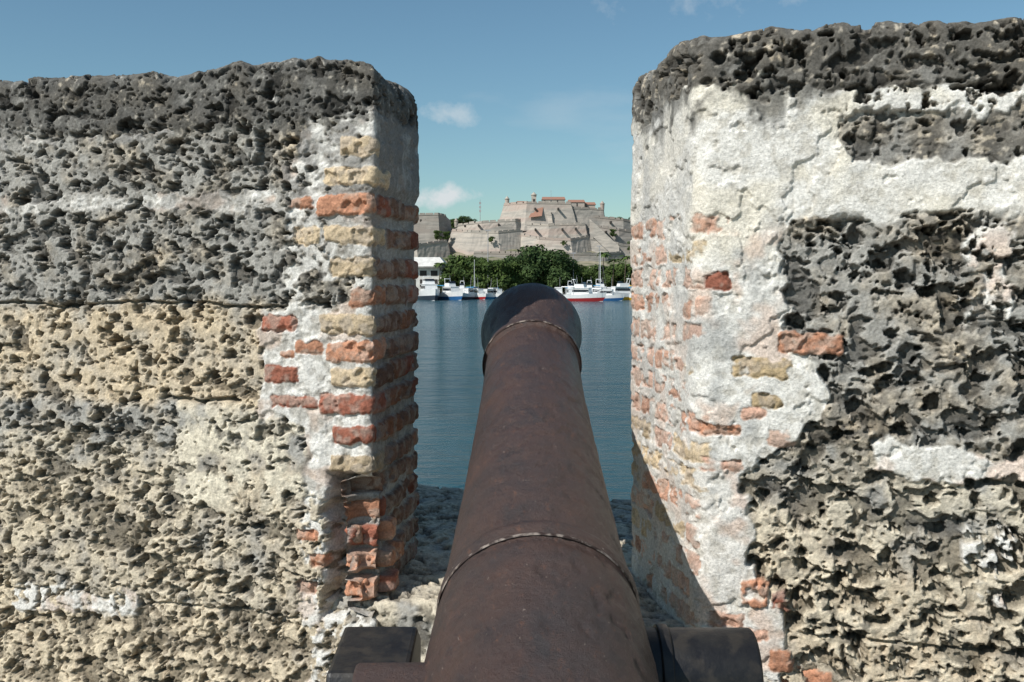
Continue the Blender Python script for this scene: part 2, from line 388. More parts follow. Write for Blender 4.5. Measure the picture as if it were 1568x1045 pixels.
# ------------------------------------------------------------------ sill
def build_sill(name,off):
    xs=np.arange(-.75,.95,.005)
    prof=[]
    for z in np.arange(-2.2,-1.2,.05): prof.append((.035,z))
    for z in np.arange(-1.2,-.93,.005): prof.append((.035,z))
    for a in np.linspace(0,math.pi/2,10): prof.append((.035+.04*(1-math.cos(a)),-.93+.04*math.sin(a)))
    for y in np.arange(.08,1.38,.005): prof.append((y,-.89+.025*y))
    for z in np.arange(-.87,-2.2,-.03): prof.append((1.39,z))
    prof=np.array(prof)
    X=np.broadcast_to(xs,(len(prof),len(xs)))
    P=np.zeros(X.shape+(3,)); P[...,0]=X; P[...,1]=wallY(X)+prof[:,0][:,None]; P[...,2]=prof[:,1][:,None]
    V=np.concatenate([[0],np.cumsum(np.linalg.norm(np.diff(prof,axis=0),axis=1))])[:,None]*np.ones_like(X)
    U=(X+70).astype(np.float32); V=V.astype(np.float32); z=P[...,2]
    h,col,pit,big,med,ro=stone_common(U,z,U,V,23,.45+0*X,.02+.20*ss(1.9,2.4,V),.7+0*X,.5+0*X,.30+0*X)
    h=h+.030*(fbm(U*7,V*7,3,5)-.5)
    br=[]
    for i in range(3):
        for x in(.40,.53,.66): br.append((70+x+.03*i,70+x+.11+.03*i,-1.0-.07*i,-.95-.07*i,ORA,.01))
    h,col=add_bricks(h,col,U,z.astype(np.float32),br,0*h,U,V,520)
    P=P+normals(P,False)*h[...,None]
    return grid_obj(name,P,col,MSTONE,False)
SI=build_sill('embrasure_sill',0)
for k,dist in enumerate((-3.35,3.35)):
    o=bpy.data.objects.new('embrasure_sill.%03d'%(k+1),SI.data); scene.collection.objects.link(o); o.location=(dirw[0]*dist,dirw[1]*dist,0)

# ------------------------------------------------------------------ generic parts
def mesh_obj(name,verts,faces,mats,parent=None,fm=None,smooth=False):
    me=bpy.data.meshes.new(name); me.from_pydata([tuple(v) for v in verts],[],faces)
    for m in (mats if isinstance(mats,list) else [mats]): me.materials.append(m)
    if fm: me.polygons.foreach_set('material_index',fm)
    if smooth: me.polygons.foreach_set('use_smooth',[True]*len(me.polygons))
    me.update()
    o=bpy.data.objects.new(name,me); scene.collection.objects.link(o)
    if parent: o.parent=parent
    return o
def fixn(o):
    bm=bmesh.new(); bm.from_mesh(o.data); bmesh.ops.recalc_face_normals(bm,faces=bm.faces); bm.to_mesh(o.data); bm.free(); return o
def empty(name,loc=(0,0,0),rz=0):
    e=bpy.data.objects.new(name,None); scene.collection.objects.link(e); e.location=loc; e.rotation_euler=(0,0,rz); return e
def frustum(name,x0,x1,y0,y1,z0,z1,inset,mat,parent=None,insy=None,bev=0):
    i=inset; j=inset if insy is None else insy
    v=[(x0,y0,z0),(x1,y0,z0),(x1,y1,z0),(x0,y1,z0),(x0+i,y0+j,z1),(x1-i,y0+j,z1),(x1-i,y1-j,z1),(x0+i,y1-j,z1)]
    f=[(3,2,1,0),(4,5,6,7),(0,1,5,4),(1,2,6,5),(2,3,7,6),(3,0,4,7)]
    o=mesh_obj(name,v,f,mat,parent)
    if bev:
        md=o.modifiers.new('b','BEVEL'); md.width=bev; md.segments=2
    return o
def cyl(name,p0,p1,r0,r1,mat,parent=None,seg=24,bev=0):
    p0=Vector(p0); p1=Vector(p1); a=(p1-p0).normalized()
    t=Vector((0,0,1)) if abs(a.z)<.9 else Vector((1,0,0)); u=a.cross(t).normalized(); w=a.cross(u)
    v=[]
    for p,r in((p0,r0),(p1,r1)):
        for k in range(seg):
            an=2*math.pi*k/seg; v.append(p+(u*math.cos(an)+w*math.sin(an))*r)
    f=[(k,(k+1)%seg,seg+(k+1)%seg,seg+k) for k in range(seg)]+[tuple(range(seg-1,-1,-1)),tuple(range(seg,2*seg))]
    o=mesh_obj(name,v,f,mat,parent)
    if bev:
        fixn(o)
        md=o.modifiers.new('b','BEVEL'); md.width=bev; md.segments=3; md.limit_method='ANGLE'
        for p in o.data.polygons: p.use_smooth=len(p.vertices)==4
    return o

# ------------------------------------------------------------------ rampart + floor
MR_=noise_mat('rampart_stone',(.20,.18,.15),(.40,.35,.27),scale=6,rough=.95,bump=1,dist=.05)
def slab(name,xa,xb,offa,offb,z0,z1,mat):
    v=[]
    for z in(z0,z1):
        v+=[(xa,wallY(xa)+offa,z),(xb,wallY(xb)+offa,z),(xb,wallY(xb)+offb,z),(xa,wallY(xa)+offb,z)]
    f=[(3,2,1,0),(4,5,6,7),(0,1,5,4),(1,2,6,5),(2,3,7,6),(3,0,4,7)]
    return mesh_obj(name,v,f,mat)
slab('rampart_wall',-30,30,.12,1.30,-8,-1.0,MR_)
MF=noise_mat('floor_stone',(.22,.20,.17),(.38,.34,.28),scale=3,rough=.95,bump=.6,dist=.03)
v=[(-30,wallY(-30)+.15,-1.75),(30,wallY(30)+.15,-1.75),(30,-25,-1.75),(-30,-25,-1.75)]
mesh_obj('terreplein_floor',v,[(3,2,1,0)],MF)

# ------------------------------------------------------------------ cannon
def rust_mat():
    m,nt,b=new_mat('rusted_painted_iron'); L=nt.links
    tc=N(nt,'ShaderNodeTexCoord')
    def noise(sc,det=6,ro=.6,st=None):
        n=N(nt,'ShaderNodeTexNoise'); n.inputs['Scale'].default_value=sc; n.inputs['Detail'].default_value=det; n.inputs['Roughness'].default_value=ro
        if st:
            mp=N(nt,'ShaderNodeMapping'); mp.inputs['Scale'].default_value=st; L.new(tc.outputs['Object'],mp.inputs[0]); L.new(mp.outputs[0],n.inputs['Vector'])
        else: L.new(tc.outputs['Object'],n.inputs['Vector'])
        return n
    def ramp(n,p0,p1,c0=(0,0,0,1),c1=(1,1,1,1)):
        r=N(nt,'ShaderNodeValToRGB'); r.color_ramp.elements[0].position=p0; r.color_ramp.elements[1].position=p1
        r.color_ramp.elements[0].color=c0; r.color_ramp.elements[1].color=c1; L.new(n.outputs['Fac'],r.inputs[0]); return r
    def mix(f,a,bcol):
        mx=N(nt,'ShaderNodeMix',data_type='RGBA'); L.new(f,mx.inputs[0]); L.new(a,mx.inputs[6]); mx.inputs[7].default_value=bcol; return mx.outputs[2]
    n1=noise(6,9,.72); r1=ramp(n1,.34,.68,(.027,.018,.017,1),(.056,.026,.019,1))
    o=r1.outputs[0]
    nb=noise(3.2,8,.72); rb=ramp(nb,.44,.68); o=mix(rb.outputs[0],o,(.068,.031,.019,1))
    nk=noise(17,8,.75,(1,.6,1)); rk=ramp(nk,.52,.70); o=mix(rk.outputs[0],o,(.020,.015,.015,1))
    n2=noise(55,6,.8,(1,.4,1)); r2=ramp(n2,.58,.68); o=mix(r2.outputs[0],o,(.115,.050,.028,1))
    n3=noise(130,4,.6,(1,.45,1)); r3=ramp(n3,.68,.73); o=mix(r3.outputs[0],o,(.22,.17,.14,1))
    L.new(o,b.inputs['Base Color'])
    rr=ramp(n2,.3,.7,(.40,.40,.40,1),(.62,.62,.62,1)); L.new(rr.outputs[0],b.inputs['Roughness'])
    b.inputs['Specular IOR Level'].default_value=.65
    b.inputs['Coat Weight'].default_value=.12; b.inputs['Coat Roughness'].default_value=.40
    n4=noise(75,8,.8,(1,.9,2.4)); n5=noise(16,4,.55)
    ad=N(nt,'ShaderNodeMath',operation='MULTIPLY_ADD'); L.new(n5.outputs['Fac'],ad.inputs[0]); ad.inputs[1].default_value=1.2; L.new(n4.outputs['Fac'],ad.inputs[2])
    bp=N(nt,'ShaderNodeBump'); bp.inputs['Strength'].default_value=.9; bp.inputs['Distance'].default_value=.006
    L.new(ad.outputs[0],bp.inputs['Height']); L.new(bp.outputs[0],b.inputs['Normal']); L.new(bp.outputs[0],b.inputs['Coat Normal'])
    return m
MRUST=rust_mat()
MBLK=noise_mat('black_painted_iron',(.008,.008,.010),(.020,.019,.018),scale=25,rough=.45,bump=.45,dist=.005,spec=.4,c3=(.030,.026,.022),scale3=30)
def worn():
    m=noise_mat('worn_ring_edge',(.035,.022,.018),(.24,.20,.17),scale=42,rough=.6,bump=.4,dist=.004)
    for n in m.node_tree.nodes:
        if n.type=='VALTORGB': n.color_ramp.elements[0].position=.46; n.color_ramp.elements[1].position=.58
    return m
MWORN=worn()
can=empty('cannon')
th=math.atan(.36); AX=Vector((0,math.cos(th),math.sin(th))); UP=Vector((0,-math.sin(th),math.cos(th)))
def axp(Y): return Vector((.063-.010*(3.27-Y),Y,-.614+.36*(Y-2.01)))
prof=[(2.9,.0),(2.9,.055),(3.285,.055),(3.295,.062),(3.30,.10),(3.298,.128),(3.285,.140),(3.27,.150),(3.25,.158),(3.225,.162),(3.19,.161),(3.14,.153),(3.09,.145),(3.04,.1395),
 (3.012,.1385),(3.008,.143),(3.0,.1475),(2.988,.149),(2.976,.1475),(2.968,.143),(2.964,.1385),(2.90,.139),(2.75,.1435),(2.58,.151),(2.41,.159),(2.27,.1665),(2.143,.174),(2.0,.183),(1.945,.186),
 (1.941,.191),(1.93,.195),(1.915,.196),(1.902,.194),(1.895,.190),(1.885,.1895),(1.875,.193),(1.85,.197),(1.75,.204),(1.6,.213),(1.4,.224),(1.15,.236),(1.1,.24),(1.09,.256),(1.06,.262),(1.02,.26),(1.0,.245),(.94,.21),(.90,.12),(.87,.065),(.83,.055),(.80,.07),(.76,.086),(.71,.083),(.67,.05),(.655,0)]
pr2=[]
for (a,ra),(b,rb) in zip(prof[:-1],prof[1:]):
    n=max(1,int(abs(a-b)/.010))
    for k in range(n): pr2.append((a+(b-a)*k/n,ra+(rb-ra)*k/n))
pr2.append(prof[-1])
SEG=260; P=np.zeros((len(pr2),SEG,3))
ang=np.linspace(0,2*math.pi,SEG,endpoint=False)
for i,(Y,r) in enumerate(pr2):
    c0=axp(Y)
    for d in range(3):
        P[i,:,d]=c0[d]+r*(np.cos(ang)*(1 if d==0 else 0)+np.sin(ang)*UP[d])
pxx=P[...,0]*1.0; pyy=P[...,1]*1.0
hh=.018*(fbm(pxx*14+50,pyy*14,4,9)-.5)+.016*(fbm(pxx*60+50,pyy*50,3,12)-.5)-.014*ss(.60,.68,fbm(pxx*34+50,pyy*28,3,19))
ctr=np.array([axp(Y) for Y,_ in pr2])[:,None,:]
P=ctr+(P-ctr)*(1+hh)[...,None]
bar=grid_obj('barrel',P,None,MRUST,True); bar.parent=can
def band(name,Y,r,w):
    Pb=np.zeros((5,SEG,3))
    for i,t in enumerate(np.linspace(-1,1,5)):
        c0=axp(Y+t*w)
        for d in range(3): Pb[i,:,d]=c0[d]+(r-.0015*t*t)*(np.cos(ang)*(1 if d==0 else 0)+np.sin(ang)*UP[d])
    Pb=Pb[::-1]
    o=grid_obj(name,Pb,None,MWORN,True); o.parent=can
band('muzzle_astragal_edge',2.978,.1492,.0045); band('reinforce_ring_edge',1.899,.1948,.004)
cyl('trunnion_right',(.18,1.86,-.742),(.452,1.86,-.742),.083,.083,MBLK,can,40,.008)
cyl('trunnion_collar',(.27,1.86,-.742),(.292,1.86,-.742),.090,.090,MBLK,can,40,.004)
cyl('trunnion_left',(-.02,1.66,-.705),(-.262,1.66,-.705),.060,.058,MRUST,can,32,.006)
def extrude_xz(name,prof_yz,x0,x1,mat,parent,bev=.008):
    n=len(prof_yz); v=[(x0,y,z) for y,z in prof_yz]+[(x1,y,z) for y,z in prof_yz]
    f=[tuple(range(n)),tuple(range(2*n-1,n-1,-1))]+[(k,n+k,n+(k+1)%n,(k+1)%n) for k in range(n)]
    o=fixn(mesh_obj(name,v,f,mat,parent))
    md=o.modifiers.new('b','BEVEL'); md.width=bev; md.segments=2; return o
cheek=[(1.52,-.83),(1.62,-.83),(1.70,-.675),(1.885,-.66),(1.95,-.70),(1.95,-1.45),(.75,-1.6),(.75,-1.28),(1.0,-1.28),(1.0,-1.12),(1.27,-1.12),(1.27,-.97),(1.52,-.97)]
extrude_xz('carriage_cheek_left',cheek,-.318,-.178,MBLK,can)
ch2=[(y,z-.145) for y,z in cheek]
extrude_xz('carriage_cheek_right',ch2,.295,.45,MBLK,can)
cyl('axle_front',(-.52,1.75,-1.5),(.64,1.75,-1.5),.05,.05,MBLK,can,20); cyl('axle_rear',(-.52,.95,-1.55),(.64,.95,-1.55),.05,.05,MBLK,can,20)
for i,(x,y,r) in enumerate(((-.44,1.75,.25),(.55,1.75,.25),(-.44,.95,.2),(.55,.95,.2))):
    cyl('wheel_%d'%(i+1),(x-.04,y,-1.75+r),(x+.04,y,-1.75+r),r,r,MBLK,can,40,.01)
    cyl('wheel_hub_%d'%(i+1),(x-.07,y,-1.75+r),(x+.07,y,-1.75+r),.07,.07,MBLK,can,24,.01)
frustum('carriage_bed',-.178,.295,.78,1.9,-1.45,-1.35,0,MBLK,can)

# ------------------------------------------------------------------ water
def water():
    m,nt,b=new_mat('harbour_water'); L=nt.links
    b.inputs['Roughness'].default_value=.12; b.inputs['IOR'].default_value=1.33
    tc=N(nt,'ShaderNodeTexCoord'); mp=N(nt,'ShaderNodeMapping'); mp.inputs['Scale'].default_value=(.45,1.0,1)
    L.new(tc.outputs['Object'],mp.inputs[0])
    n=N(nt,'ShaderNodeTexNoise'); n.inputs['Scale'].default_value=2.0; n.inputs['Detail'].default_value=6; n.inputs['Roughness'].default_value=.6
    L.new(mp.outputs[0],n.inputs['Vector'])
    nb=N(nt,'ShaderNodeTexNoise'); nb.inputs['Scale'].default_value=.45; nb.inputs['Detail'].default_value=4
    L.new(mp.outputs[0],nb.inputs['Vector'])
    ad=N(nt,'ShaderNodeMath',operation='MULTIPLY_ADD'); L.new(nb.outputs['Fac'],ad.inputs[0]); ad.inputs[1].default_value=2.0; L.new(n.outputs['Fac'],ad.inputs[2])
    bp=N(nt,'ShaderNodeBump'); bp.inputs['Strength'].default_value=1.0; bp.inputs['Distance'].default_value=.34
    L.new(ad.outputs[0],bp.inputs['Height']); L.new(bp.outputs[0],b.inputs['Normal'])
    n2=N(nt,'ShaderNodeTexNoise'); n2.inputs['Scale'].default_value=.05; n2.inputs['Detail'].default_value=5
    L.new(mp.outputs[0],n2.inputs['Vector'])
    r=N(nt,'ShaderNodeValToRGB'); r.color_ramp.elements[0].color=(.013,.062,.085,1); r.color_ramp.elements[1].color=(.024,.085,.108,1)
    r.color_ramp.elements[0].position=.35; r.color_ramp.elements[1].position=.65
    L.new(n2.outputs['Fac'],r.inputs[0]); L.new(r.outputs[0],b.inputs['Base Color'])
    mesh_obj('water',[(-4000,-200,-6),(4000,-200,-6),(4000,292,-6),(-4000,292,-6)],[(0,1,2,3)],m)
water()
# ------------------------------------------------------------------ terrain
def tz(X,Y):
    X=np.asarray(X,float); Y=np.asarray(Y,float)
    return -5+3.0*ss(287,420,Y)+31*np.exp(-(((X-20)/110)**2+((Y-650)/90)**2))+14*np.exp(-(((X+110)/90)**2+((Y-700)/100)**2))+6*(fbm(X/60.+90,Y/60.+90,4,2)-.5)*ss(300,420,Y)+2.5*(fbm(X/12.+90,Y/12.+90,3,4)-.5)*ss(300,420,Y)
xs=np.concatenate([np.linspace(-9000,-600,14),np.linspace(-580,-160,70),np.linspace(-155,175,150),np.linspace(185,580,70),np.linspace(600,9000,14)])
ys=np.concatenate([np.linspace(287,480,50),np.linspace(482,640,110),np.linspace(650,900,40),np.linspace(930,12000,20)])
X,Y=np.meshgrid(xs,ys)
T=np.stack([X,Y,tz(X,Y)],-1)
MT=noise_mat('hill_ground',(.15,.15,.09),(.34,.29,.21),scale=.09,rough=1,bump=.6,dist=2,c3=(.10,.115,.055),scale3=.12,detail=9)
grid_obj('terrain',T,None,MT,False)
MQ=noise_mat('quay_concrete',(.25,.24,.22),(.42,.40,.36),scale=.8,rough=.9,bump=.2)
frustum('quay_wall',-500,500,284.5,289,-8,-4.85,.0,MQ)
# ------------------------------------------------------------------ fortress
def fort_mat(name,a,b_,c):
    return noise_mat(name,a,b_,scale=.34,rough=.95,bump=.45,dist=.4,detail=10,c3=c,scale3=.09,stretch=(.30,.5,2.2))
MFa=fort_mat('fortress_stone',(.31,.285,.25),(.47,.415,.35),(.40,.325,.275))  # both fortress stones: distance haze put into paler, flatter colours
MFb=fort_mat('fortress_stone_dark',(.20,.19,.17),(.37,.335,.29),(.28,.245,.21))
MFd=noise_mat('fortress_opening',(.04,.035,.03),(.06,.055,.05),scale=1,bump=0)
MTil=noise_mat('roof_tile',(.27,.14,.10),(.37,.20,.14),scale=1.5,rough=.9,bump=.4,dist=.2,stretch=(3,1,1))
MWht=noise_mat('whitewash',(.54,.52,.48),(.72,.70,.65),scale=.8,rough=.85,bump=.1)
fort=empty('fortress')
ft=0
def bastion(plan,zb,zt,batter,mat,teeth=None,gap=.8,wall=1.5):
    """plan: top outline (CCW from above, first points facing the harbour); zt: height or per-corner heights"""
    global ft; ft+=1
    n=len(plan); zt=[zt]*n if not isinstance(zt,(list,tuple)) else list(zt)
    cx=sum(p[0] for p in plan)/n; cy=sum(p[1] for p in plan)/n
    NU=14; NV=8; V=[];F=[]
    per=[]
    for i in range(n):
        for k in range(NU):
            t=k/NU; a=plan[i]; b=plan[(i+1)%n]
            per.append((a[0]+(b[0]-a[0])*t,a[1]+(b[1]-a[1])*t,zt[i]+(zt[(i+1)%n]-zt[i])*t,min(t,1-t)))
    M=len(per)
    for j in range(NV+1):
        f=j/NV
        for (x,y,z,e) in per:
            zz=zb+(z-zb)*f; d=math.hypot(x-cx,y-cy); k=1+batter*(z-zz)/d
            k+=random.uniform(-.14,.14)/d*(1 if j<NV else 0)
            V.append((cx+(x-cx)*k,cy+(y-cy)*k,zz+(random.uniform(-.2,.1) if j==NV else 0)))
    for j in range(NV):
        for i in range(M): F.append((j*M+i,j*M+(i+1)%M,(j+1)*M+(i+1)%M,(j+1)*M+i))
    F.append(tuple(NV*M+i for i in range(M)))
    mesh_obj('battery_%d'%ft,V,F,mat,fort)
    for i in (teeth if teeth is not None else range(n)):
        a=Vector((*plan[i],zt[i])); b=Vector((*plan[(i+1)%n],zt[(i+1)%n])); L=(b-a).length; d=(b-a)/L
        nrm=Vector((-d.y,d.x,0)).normalized()
        q=[a-nrm*.3,b-nrm*.3,b+nrm*.5,a+nrm*.5]
        mesh_obj('cordon_%d_%d'%(ft,i),[tuple(p+Vector((0,0,-.40))) for p in q]+[tuple(p+Vector((0,0,.12))) for p in q],[(3,2,1,0),(4,5,6,7),(0,1,5,4),(1,2,6,5),(2,3,7,6),(3,0,4,7)],mat,fort)
        t=.2; vs=[];fs=[]
        while t<L-.8:
            w=random.uniform(2.4,5.0); e=min(t+w,L-.1); hgt=random.uniform(.75,1.25)
            p0=a+d*t+nrm*.05; p1=a+d*e+nrm*.05; q=[p0,p1,p1+nrm*wall,p0+nrm*wall]; bb=len(vs)
            vs+=[tuple(p+Vector((0,0,.10))) for p in q]+[tuple(p+Vector((0,0,.12+hgt))) for p in q]
            fs+=[tuple(bb+k for k in f) for f in((3,2,1,0),(4,5,6,7),(0,1,5,4),(1,2,6,5),(2,3,7,6),(3,0,4,7))]
            t=e+gap*random.uniform(.7,1.3)
        if vs: mesh_obj('parapet_%d_%d'%(ft,i),vs,fs,mat,fort)
bastion([(-82,596),(-44,594),(-40,604),(-40,650),(-82,650)],0,[37,37.5,37,37,37],.14,MFb,[0,1])
for k in range(12): frustum('loophole_%d'%k,-79+k*3,-77.9+k*3,594.0,596.5,33,34.6,0,MFd,fort)
bastion([(-90,575),(-54,566),(-38,582),(-38,620),(-90,620)],0,[17,18,21,21,19],.25,MFa,[0,1],.6)
bastion([(-36,596),(-24,585),(-8,582),(6,592),(6,640),(-36,640)],2,[28,26.5,26,28,28,28],.34,MFa,[0,1,2],.6)
bastion([(-34,606),(-18,598),(2,598),(8,606),(8,650),(-34,650)],20,[31.5,33,34,34.5,35,32],.22,MFa,[0,1,2])
bastion([(4,592),(16,580),(34,578),(46,592),(46,640),(4,640)],2,[25.5,22.5,21.5,24.5,26,26],.36,MFa,[0,1,2],.6)
bastion([(4,602),(22,594),(44,598),(48,612),(48,650),(4,650)],18,[32,31,32,33,33,33],.24,MFa,[0,1])
bastion([(-22,572),(2,564),(26,560),(52,564),(64,574),(64,610),(-22,610)],0,[14,13.5,13,13,14,15,15],.24,MFb,[0,1,2,3],.6)
bastion([(46,592),(62,580),(86,584),(104,598),(104,640),(46,640)],2,[23,19,16,16,18,25],.32,MFb,[0,1,2],.6)
bastion([(42,602),(64,596),(92,608),(92,650),(42,650)],14,[32,28.5,24,25,32],.24,MFb,[0,1])
bastion([(46,610),(68,608),(94,622),(94,660),(46,660)],16,[37.5,35,30,32,37],.2,MFb,[0,1])
bastion([(88,606),(114,602),(146,618),(146,660),(88,660)],4,[22,18,12,12,22],.25,MFb,[0,1])
bastion([(-5,612),(9,604),(36,608),(40,650),(-5,650)],28,[44.5,45.0,45.0,45.0,44.5],.34,MFa,[0,1,4])
bastion([(34,609),(56,611),(60,650),(34,650)],26,[42.5,41.5,41.5,42.5],.24,MFb,[0,1])
bastion([(8,610),(24,602),(26,640),(8,640)],28,[39,38,40,40],.28,MFa,[0])
for k,(xa,ya,za,xb,yb,zb_) in enumerate(((-30,590,25,0,590,32),(46,592,35,62,576,18),(8,590,25,24,577,15))):
    mesh_obj('access_ramp_%d'%k,[(xa,ya,za),(xb,yb,zb_),(xb,yb+4,zb_),(xa,ya+4,za),(xa,ya-1,za-9),(xb,yb-1,zb_-9)],[(0,1,2,3),(4,5,1,0)],MFb,fort)
for k,(x,y,zz) in enumerate(((-28,592.2,30),(-20,594.4,30.5),(-8,593.8,31),(14,592.0,28),(30,590.5,28),(38,592,28.5),(56,591.5,26.5),(72,592,24),(60,603,33),(78,606,30),(14,602.0,41),(28,602.2,41))):
    frustum('gun_port_%d'%k,x-.5,x+.5,y-1,y+6,zz,zz+1.1,0,MFd,fort)
def gable(x0,x1,y0,y1,z0,z1,zr,n):
    frustum('guardhouse_%d'%n,x0,x1,y0,y1,z0,z1,0,MFa,fort)
    ym=(y0+y1)/2; e=.5
    mesh_obj('roof_%d'%n,[(x0-e,y0-e,z1),(x1+e,y0-e,z1),(x1+e,y1+e,z1),(x0-e,y1+e,z1),(x0,ym,zr),(x1,ym,zr)],[(0,1,5,4),(2,3,4,5),(1,2,5),(3,0,4)],MTil,fort)
    for k in range(int((x1-x0)/4)): frustum('window_%d_%d'%(n,k),x0+1+k*4,x0+1.8+k*4,y0-.08,y0+.1,z0+1.2,z1-.6,0,MFd,fort)
gable(19,33,622,630,44.5,48.6,50.6,1); gable(35,45,618,625,41,46.6,48.4,2); gable(41,52,622,629,41,45.4,47.2,3); gable(3,10,624,630,44,46.6,48,4)
frustum('bell_tower',12.0,15.2,618,622,44,50,.2,MFa,fort)
frustum('bell_opening',13.0,14.2,617.9,618.3,46.6,48.6,0,MFd,fort)
def garita(x,y,z,r,h,n):
    cyl('sentry_box_%d'%n,(x,y,z-1.5),(x,y,z+h),r*.8,r,MFa,fort,12)
    cyl('sentry_eave_%d'%n,(x,y,z+h),(x,y,z+h+.25),r*1.2,r*1.2,MFa,fort,12)
    cyl('sentry_dome_%d'%n,(x,y,z+h+.25),(x,y,z+h+1.1),r*.95,r*.55,MFa,fort,12)
    cyl('sentry_finial_%d'%n,(x,y,z+h+1.1),(x,y,z+h+2),r*.5,.05,MFa,fort,8)
garita(-3,613,45.5,1.4,2.6,1); garita(13.6,620,50,1.7,1.2,2); garita(55.5,612,42.5,1.4,2.6,3); garita(-34,606,32,1.2,2.2,5)
mesh_obj('keep_stair',[(10,599.6,36),(18,599.8,37),(19,605.0,43),(14,605.4,43.5),(12,603.6,40)],[(0,1,2,3,4)],MTil,fort)
MPole=noise_mat('grey_pole',(.25,.25,.25),(.4,.4,.4),scale=2,bump=0,rough=.6)
e=empty('flagpole',(24,612,44)); cyl('pole',(0,0,0),(0,0,9),.14,.08,MPole,e,6); frustum('finial',-.2,.2,-.2,.2,9,9.4,.1,MPole,e)
# ------------------------------------------------------------------ trees
MLEAF=noise_mat('foliage',(.028,.055,.012),(.090,.130,.030),scale=.45,rough=.75,bump=0,spec=.25,c3=(.05,.085,.018),scale3=.2)
MLEAF2=noise_mat('foliage_dark',(.018,.042,.012),(.058,.092,.024),scale=.5,rough=.75,bump=0,spec=.25)
MBARK=noise_mat('bark',(.06,.045,.03),(.14,.11,.08),scale=3,rough=.95)
def tree_mesh(name,H,R,seed,leafmat,nl=3200,low=.18,ls=.42):
    rg=np.random.RandomState(seed)
    V=[];F=[];M=[]
    def limb(p0,p1,r0,r1):
        b=len(V); p0=Vector(p0);p1=Vector(p1);a=(p1-p0).normalized(); t=Vector((1,0,0)) if abs(a.z)>.7 else Vector((0,0,1)); u=a.cross(t).normalized(); w=a.cross(u)
        for p,r in((p0,r0),(p1,r1)):
            for k in range(7): V.append(tuple(p+(u*math.cos(k*.8976)+w*math.sin(k*.8976))*r))
        for k in range(7): F.append((b+k,b+(k+1)%7,b+7+(k+1)%7,b+7+k)); M.append(1)
    top=(rg.uniform(-.3,.3),rg.uniform(-.3,.3),H*.42)
    limb((0,0,-.5),top,H*.035,H*.022)
    cl=[]
    for k in range(20):
        an=rg.uniform(0,6.28); rr=R*rg.uniform(.15,.85)
        zc=H*rg.uniform(low+.10,.86); rr*=math.sqrt(max(.15,1-((zc/H-.5)/.55)**2))
        cr=R*rg.uniform(.16,.34); c0=(math.cos(an)*rr,math.sin(an)*rr,zc); cl.append((c0,cr)); limb(top,c0,H*.014,H*.004)
    cl.append(((0,0,H*.82),R*.30)); cl.append(((0,0,H*.55),R*.45))
    per=nl//len(cl)
    for c0,cr in cl:
        d=rg.normal(size=(per,3)); d/=np.linalg.norm(d,axis=1)[:,None]
        rad_=cr*rg.uniform(.35,1.15,per)**.6
        pos=np.array(c0)+d*rad_[:,None]*np.array([1,1,.75])
        for p,dd in zip(pos,d):
            if p[2]<H*low*.6: continue
            n=dd+rg.normal(size=3)*.55+np.array([0,0,.35]); n/=np.linalg.norm(n)
            t=np.cross(n,rg.normal(size=3)); t/=np.linalg.norm(t)+1e-6; w=np.cross(n,t); s=ls*rg.uniform(.5,1.25)
            b=len(V)
            V.extend([tuple(p-t*s),tuple(p+w*s*.55),tuple(p+t*s),tuple(p-w*s*.55)]); F.append((b,b+1,b+2,b+3)); M.append(0)
    me=bpy.data.meshes.new(name); me.from_pydata(V,[],F); me.materials.append(leafmat); me.materials.append(MBARK)
    me.polygons.foreach_set('material_index',M); me.update(); return me
TM=[tree_mesh('tree_a',11,6.5,1,MLEAF,4600,.04),tree_mesh('tree_b',10,6.0,2,MLEAF,4200,.04),tree_mesh('tree_c',11.5,7,3,MLEAF2,5000,.04),tree_mesh('tree_d',8,3.6,4,MLEAF,2200,.25,.36)]
tn=0
def tree(x,y,z,k,s=1,sz=None):
    global tn
    o=bpy.data.objects.new('tree' if tn==0 else 'tree.%03d'%tn,TM[k]); tn+=1; scene.collection.objects.link(o)
    o.location=(x,y,z); o.rotation_euler=(0,0,random.uniform(0,6.28)); o.scale=(s,s,s*(sz or 1))
for x,k,s,y in((-18.5,1,.98,293),(-13.5,0,1.12,296),(-8.5,1,1.16,292),(-4.0,0,.98,291),(1.0,1,1.05,294),(3.5,2,1.12,298),(8.0,2,1.36,295),(13.5,2,1.22,292),(17,0,.9,295),(20,3,1.15,304),(23.5,1,.80,299),(26.5,3,1.25,308),(30,1,.9,303),(33.5,3,1.3,306),(36.5,1,1.0,299),(41,0,1.0,302)):
    tree(x,y,-5.2,k,s)
for x in np.arange(-160,170,9.5):
    if -40<x<43: continue
    tree(x+random.uniform(-3,3),296+random.uniform(-2,14),-5,random.randrange(4),random.uniform(.8,1.3))
for i in range(34):
    x=-45+i*3.1+random.uniform(-2,2); tree(x,random.uniform(318,370),-4.5,random.choice([0,1,3,3]),random.uniform(.75,1.15))
for i in range(60):
    x=random.uniform(-150,170); y=random.uniform(480,565)
    tree(x,y,float(tz(x,y))-.5,random.randrange(4),random.uniform(.3,.7))
for x,y,z,s in((-44,588,22,.55),(-39,590,22,.5),(70,578,15,.6),(78,580,14,.6),(60,592,24,.45),(30,575,18,.35),(-12,578,20,.4),(88,596,15,.6)): tree(x,y,z,random.choice([0,1]),s)
for x,y,s in((-40,672,.9),(-34,676,1.1),(-29,680,.95),(-24,677,.75),(-47,680,.85),(66,684,1.2),(72,684,1.1),(79,687,1.1),(86,682,1.1),(94,687,1.),(60,687,.9),(-62,677,.8),(-72,680,.8)):
    tree(x,y,31.5,random.choice([0,1,2]),s,.85)
frustum('hilltop_ground',-120,130,640,770,-5,32.5,30,MT,None,12)
